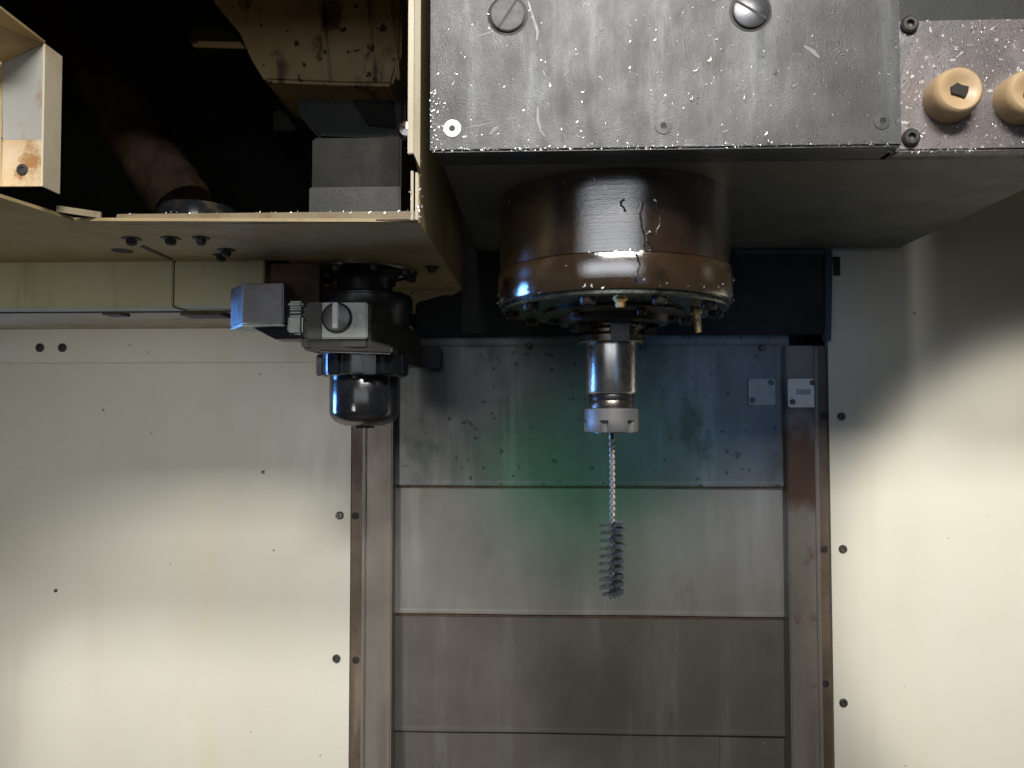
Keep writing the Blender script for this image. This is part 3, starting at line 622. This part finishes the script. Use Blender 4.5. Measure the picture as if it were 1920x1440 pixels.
for v0, v1 in ((563,576),(577.5,586),(590,627)):
    bm = B(); bx(bm, X(536,ybk,600), X(565,ybk,600), ybk+.003, ybk+.03, Z(v1,ybk,550), Z(v0,ybk,550)); obj('link_plate', bm, 'block_steel', arm, .0022, seg=3)
bm = B(); bx(bm, X(532,ybk,600), X(576,ybk,600), ybk+.010, ybk+.045, Z(634,ybk,550), Z(572,ybk,550)); obj('link_core', bm, 'black_satin', arm, .001)
bm = B(); prism(bm, [W(470,612,ybk+.008), W(530,616,ybk+.004), W(575,634,ybk+.004), W(515,636,ybk+.01)], (0,.03,0)); obj('lower_jaw', bm, 'black_satin', arm, .001)
# underside web below the block
bm = B(); prism(bm, [W(560,640,ybk+.004), W(690,637,ybk+.004), W(735,648,ybk+.01), W(735,664,ybk+.01), W(600,660,ybk+.004)], (0,.05,0)); obj('lower_web', bm, 'arm_grey', arm, .002)
# lower collar with facets and domed cap
xd = X(681, ya-.03, 750); yd = ya-.025; cd = (xd, yd, 0)
RD = .0345; zd = lambda v: Z(v, yd-RD, 680)
bm = B(); lathe(bm, [(.040, zd(652)),(.0435, zd(658)),(.0435, zd(700)),(.041, zd(704)),(RD*.9, zd(705))], c=cd, seg=12); lc = obj('lower_collar', bm, 'black_gloss', arm, .001)
for a, mt in ((-160,'black_gloss'),(-118,'black_gloss'),(-72,'black_gloss'),(-48,'black_gloss'),(-20,'black_gloss')):
    d = Vector((math.cos(R(a)), math.sin(R(a)), 0)); n = Vector((-d.y, d.x, 0)); p = Vector((xd,yd,zd(703)))+d*.0415
    bm = B(); prism(bm, [p-n*.0065, p-n*.0065+d*.006, p+n*.0065+d*.006, p+n*.0065], (0,0,zd(662)-zd(703))); obj('lug', bm, mt, lc, .0012)
prof = [(RD*.96, zd(702)),(RD, zd(706)),(RD, zd(770))]
for k in range(1, 9):
    a = R(90*k/8); prof.append((RD*(.42+.58*math.cos(a)), zd(770)-(zd(770)-zd(799))*math.sin(a)))
prof += [(RD*.30, zd(800)),(RD*.28, zd(803.5)),(RD*.15, zd(804))]
bm = B(); lathe(bm, prof, c=cd, seg=56); obj('domed_cap', bm, 'black_gloss', arm, 0, True)
# dark square stop pad behind the arm
sp2 = thing('stop_pad', 'small dark square pad on the wall right of the arm', 'pad', W(805,690,.93))
bm = B(); bx(bm, X(786,.93,670), X(826,.93,670), .93, .949, Z(690,.93,805), Z(650,.93,805)); obj('pad', bm, 'dark_casting', sp2, .002)

# ------------------------------------------------------------------ upper right guard, added unseen right of the picture to shade the wall
gd = thing('upper_blocker', 'cream guard panel added out of view to shade the right wall', 'blocker', (.8,.68,.14))
bm = B(); bx(bm, X(1950,.70,450), 1.6, .66, .70, .14, .75); obj('blocker_panel', bm, 'cream', gd, .002)

# ------------------------------------------------------------------ metal chips
bm = B(); rc = random.Random(11)
def chip(p, n, size, flat=.5):
    n = Vector(n).normalized(); t = Vector((rc.gauss(.7,.5), rc.gauss(0,.3), rc.gauss(.8,.5))); t = (t-n*t.dot(n)*.8).normalized()
    b = n.cross(t).normalized(); l = size*rc.uniform(.6,1.4); wd = l*rc.uniform(.18,.45); up = n*rc.uniform(.2,.7)*wd
    tw = n*l*rc.gauss(0,.15)
    p = Vector(p)
    v = [bm.verts.new(q) for q in (p-t*l-b*wd, p-t*l*.8+b*wd+up, p+b*wd*.7+up*1.5, p+t*l+tw+b*wd*.3, p+t*l*.9+tw-b*wd*.4+up, p-b*wd+up*.4)]
    w2 = [bm.verts.new(q.co-n*wd*.3) for q in v]
    bm.faces.new(v); bm.faces.new(list(reversed(w2)))
    for i in range(6): bm.faces.new((v[i], w2[i], w2[(i+1)%6], v[(i+1)%6]))
xw0, xw1 = xl, xr
for i in range(400):
    x = rc.uniform(xw0, xw1); z = zb+abs(rc.gauss(0,.09)); 
    dens = .35+.65*math.exp(-((x-(xw0+.62*(xw1-xw0)))/.09)**2)
    if rc.random() > dens or z > zb+.2: continue
    chip((x, YP-.0004, z), (0,-1,0), min(.0022, .0006+rc.expovariate(1/.0004)))
for i in range(260):      # fringe along the lower edge
    x = rc.uniform(xw0, xw1); chip((x, YP-.0003, zb+abs(rc.gauss(0,.0020))), (0,-1,.0), .0006)
for i in range(60):      # fringe along the left edge
    chip((xw0+abs(rc.gauss(.003,.004)), YP-.0003, zb+rc.uniform(.0,.05)), (0,-1,0), .0008)
for i in range(420):
    chip((rc.uniform(xr,xr+.1), yn-.0003, rc.uniform(zn, ztop)), (0,-1,0), .0009)
for i in range(60): chip((rc.uniform(xr-.01,xr+.06), yn-.0003, zn+rc.gauss(0,.001)), (0,-1,0), .0011)
for i in range(45):
    a = R(rc.uniform(-175,-5)); z = rc.choice((rc.uniform(zf,zb), zf+abs(rc.gauss(0,.004)))); rr = RF*1.006
    chip((xs+rr*math.cos(a), YS+rr*math.sin(a), z), (math.cos(a), math.sin(a), 0), .0011)
for i in range(16):
    a = R(rc.gauss(-92,9)); rr = RF*1.008; chip((xs+rr*math.cos(a), YS+rr*math.sin(a), zl+rc.gauss(0,.0007)), (math.cos(a), math.sin(a), .5), .0016)
for i in range(26):
    chip((rc.uniform(p0.x, p1.x), YF-.001, Z(399,YF,500)+rc.gauss(0,.0006)), (0,-1,.6), .0011)
for i in range(14):
    chip((rc.uniform(xw-.004, xw+.006), YF-.004, rc.uniform(zu, zu+.05)), (0,-1,0), .0012)
for i in range(30):
    u, v = rc.uniform(740,1470), rc.uniform(660,1400); chip(W(u,v,YC-.003), (0,-1,0), .0007)
o = obj('metal_chips', bm, 'chip'); o['kind'] = 'stuff'; o['label'] = 'scattered bright metal chips stuck to the oily machine surfaces'; o['category'] = 'metal chips'
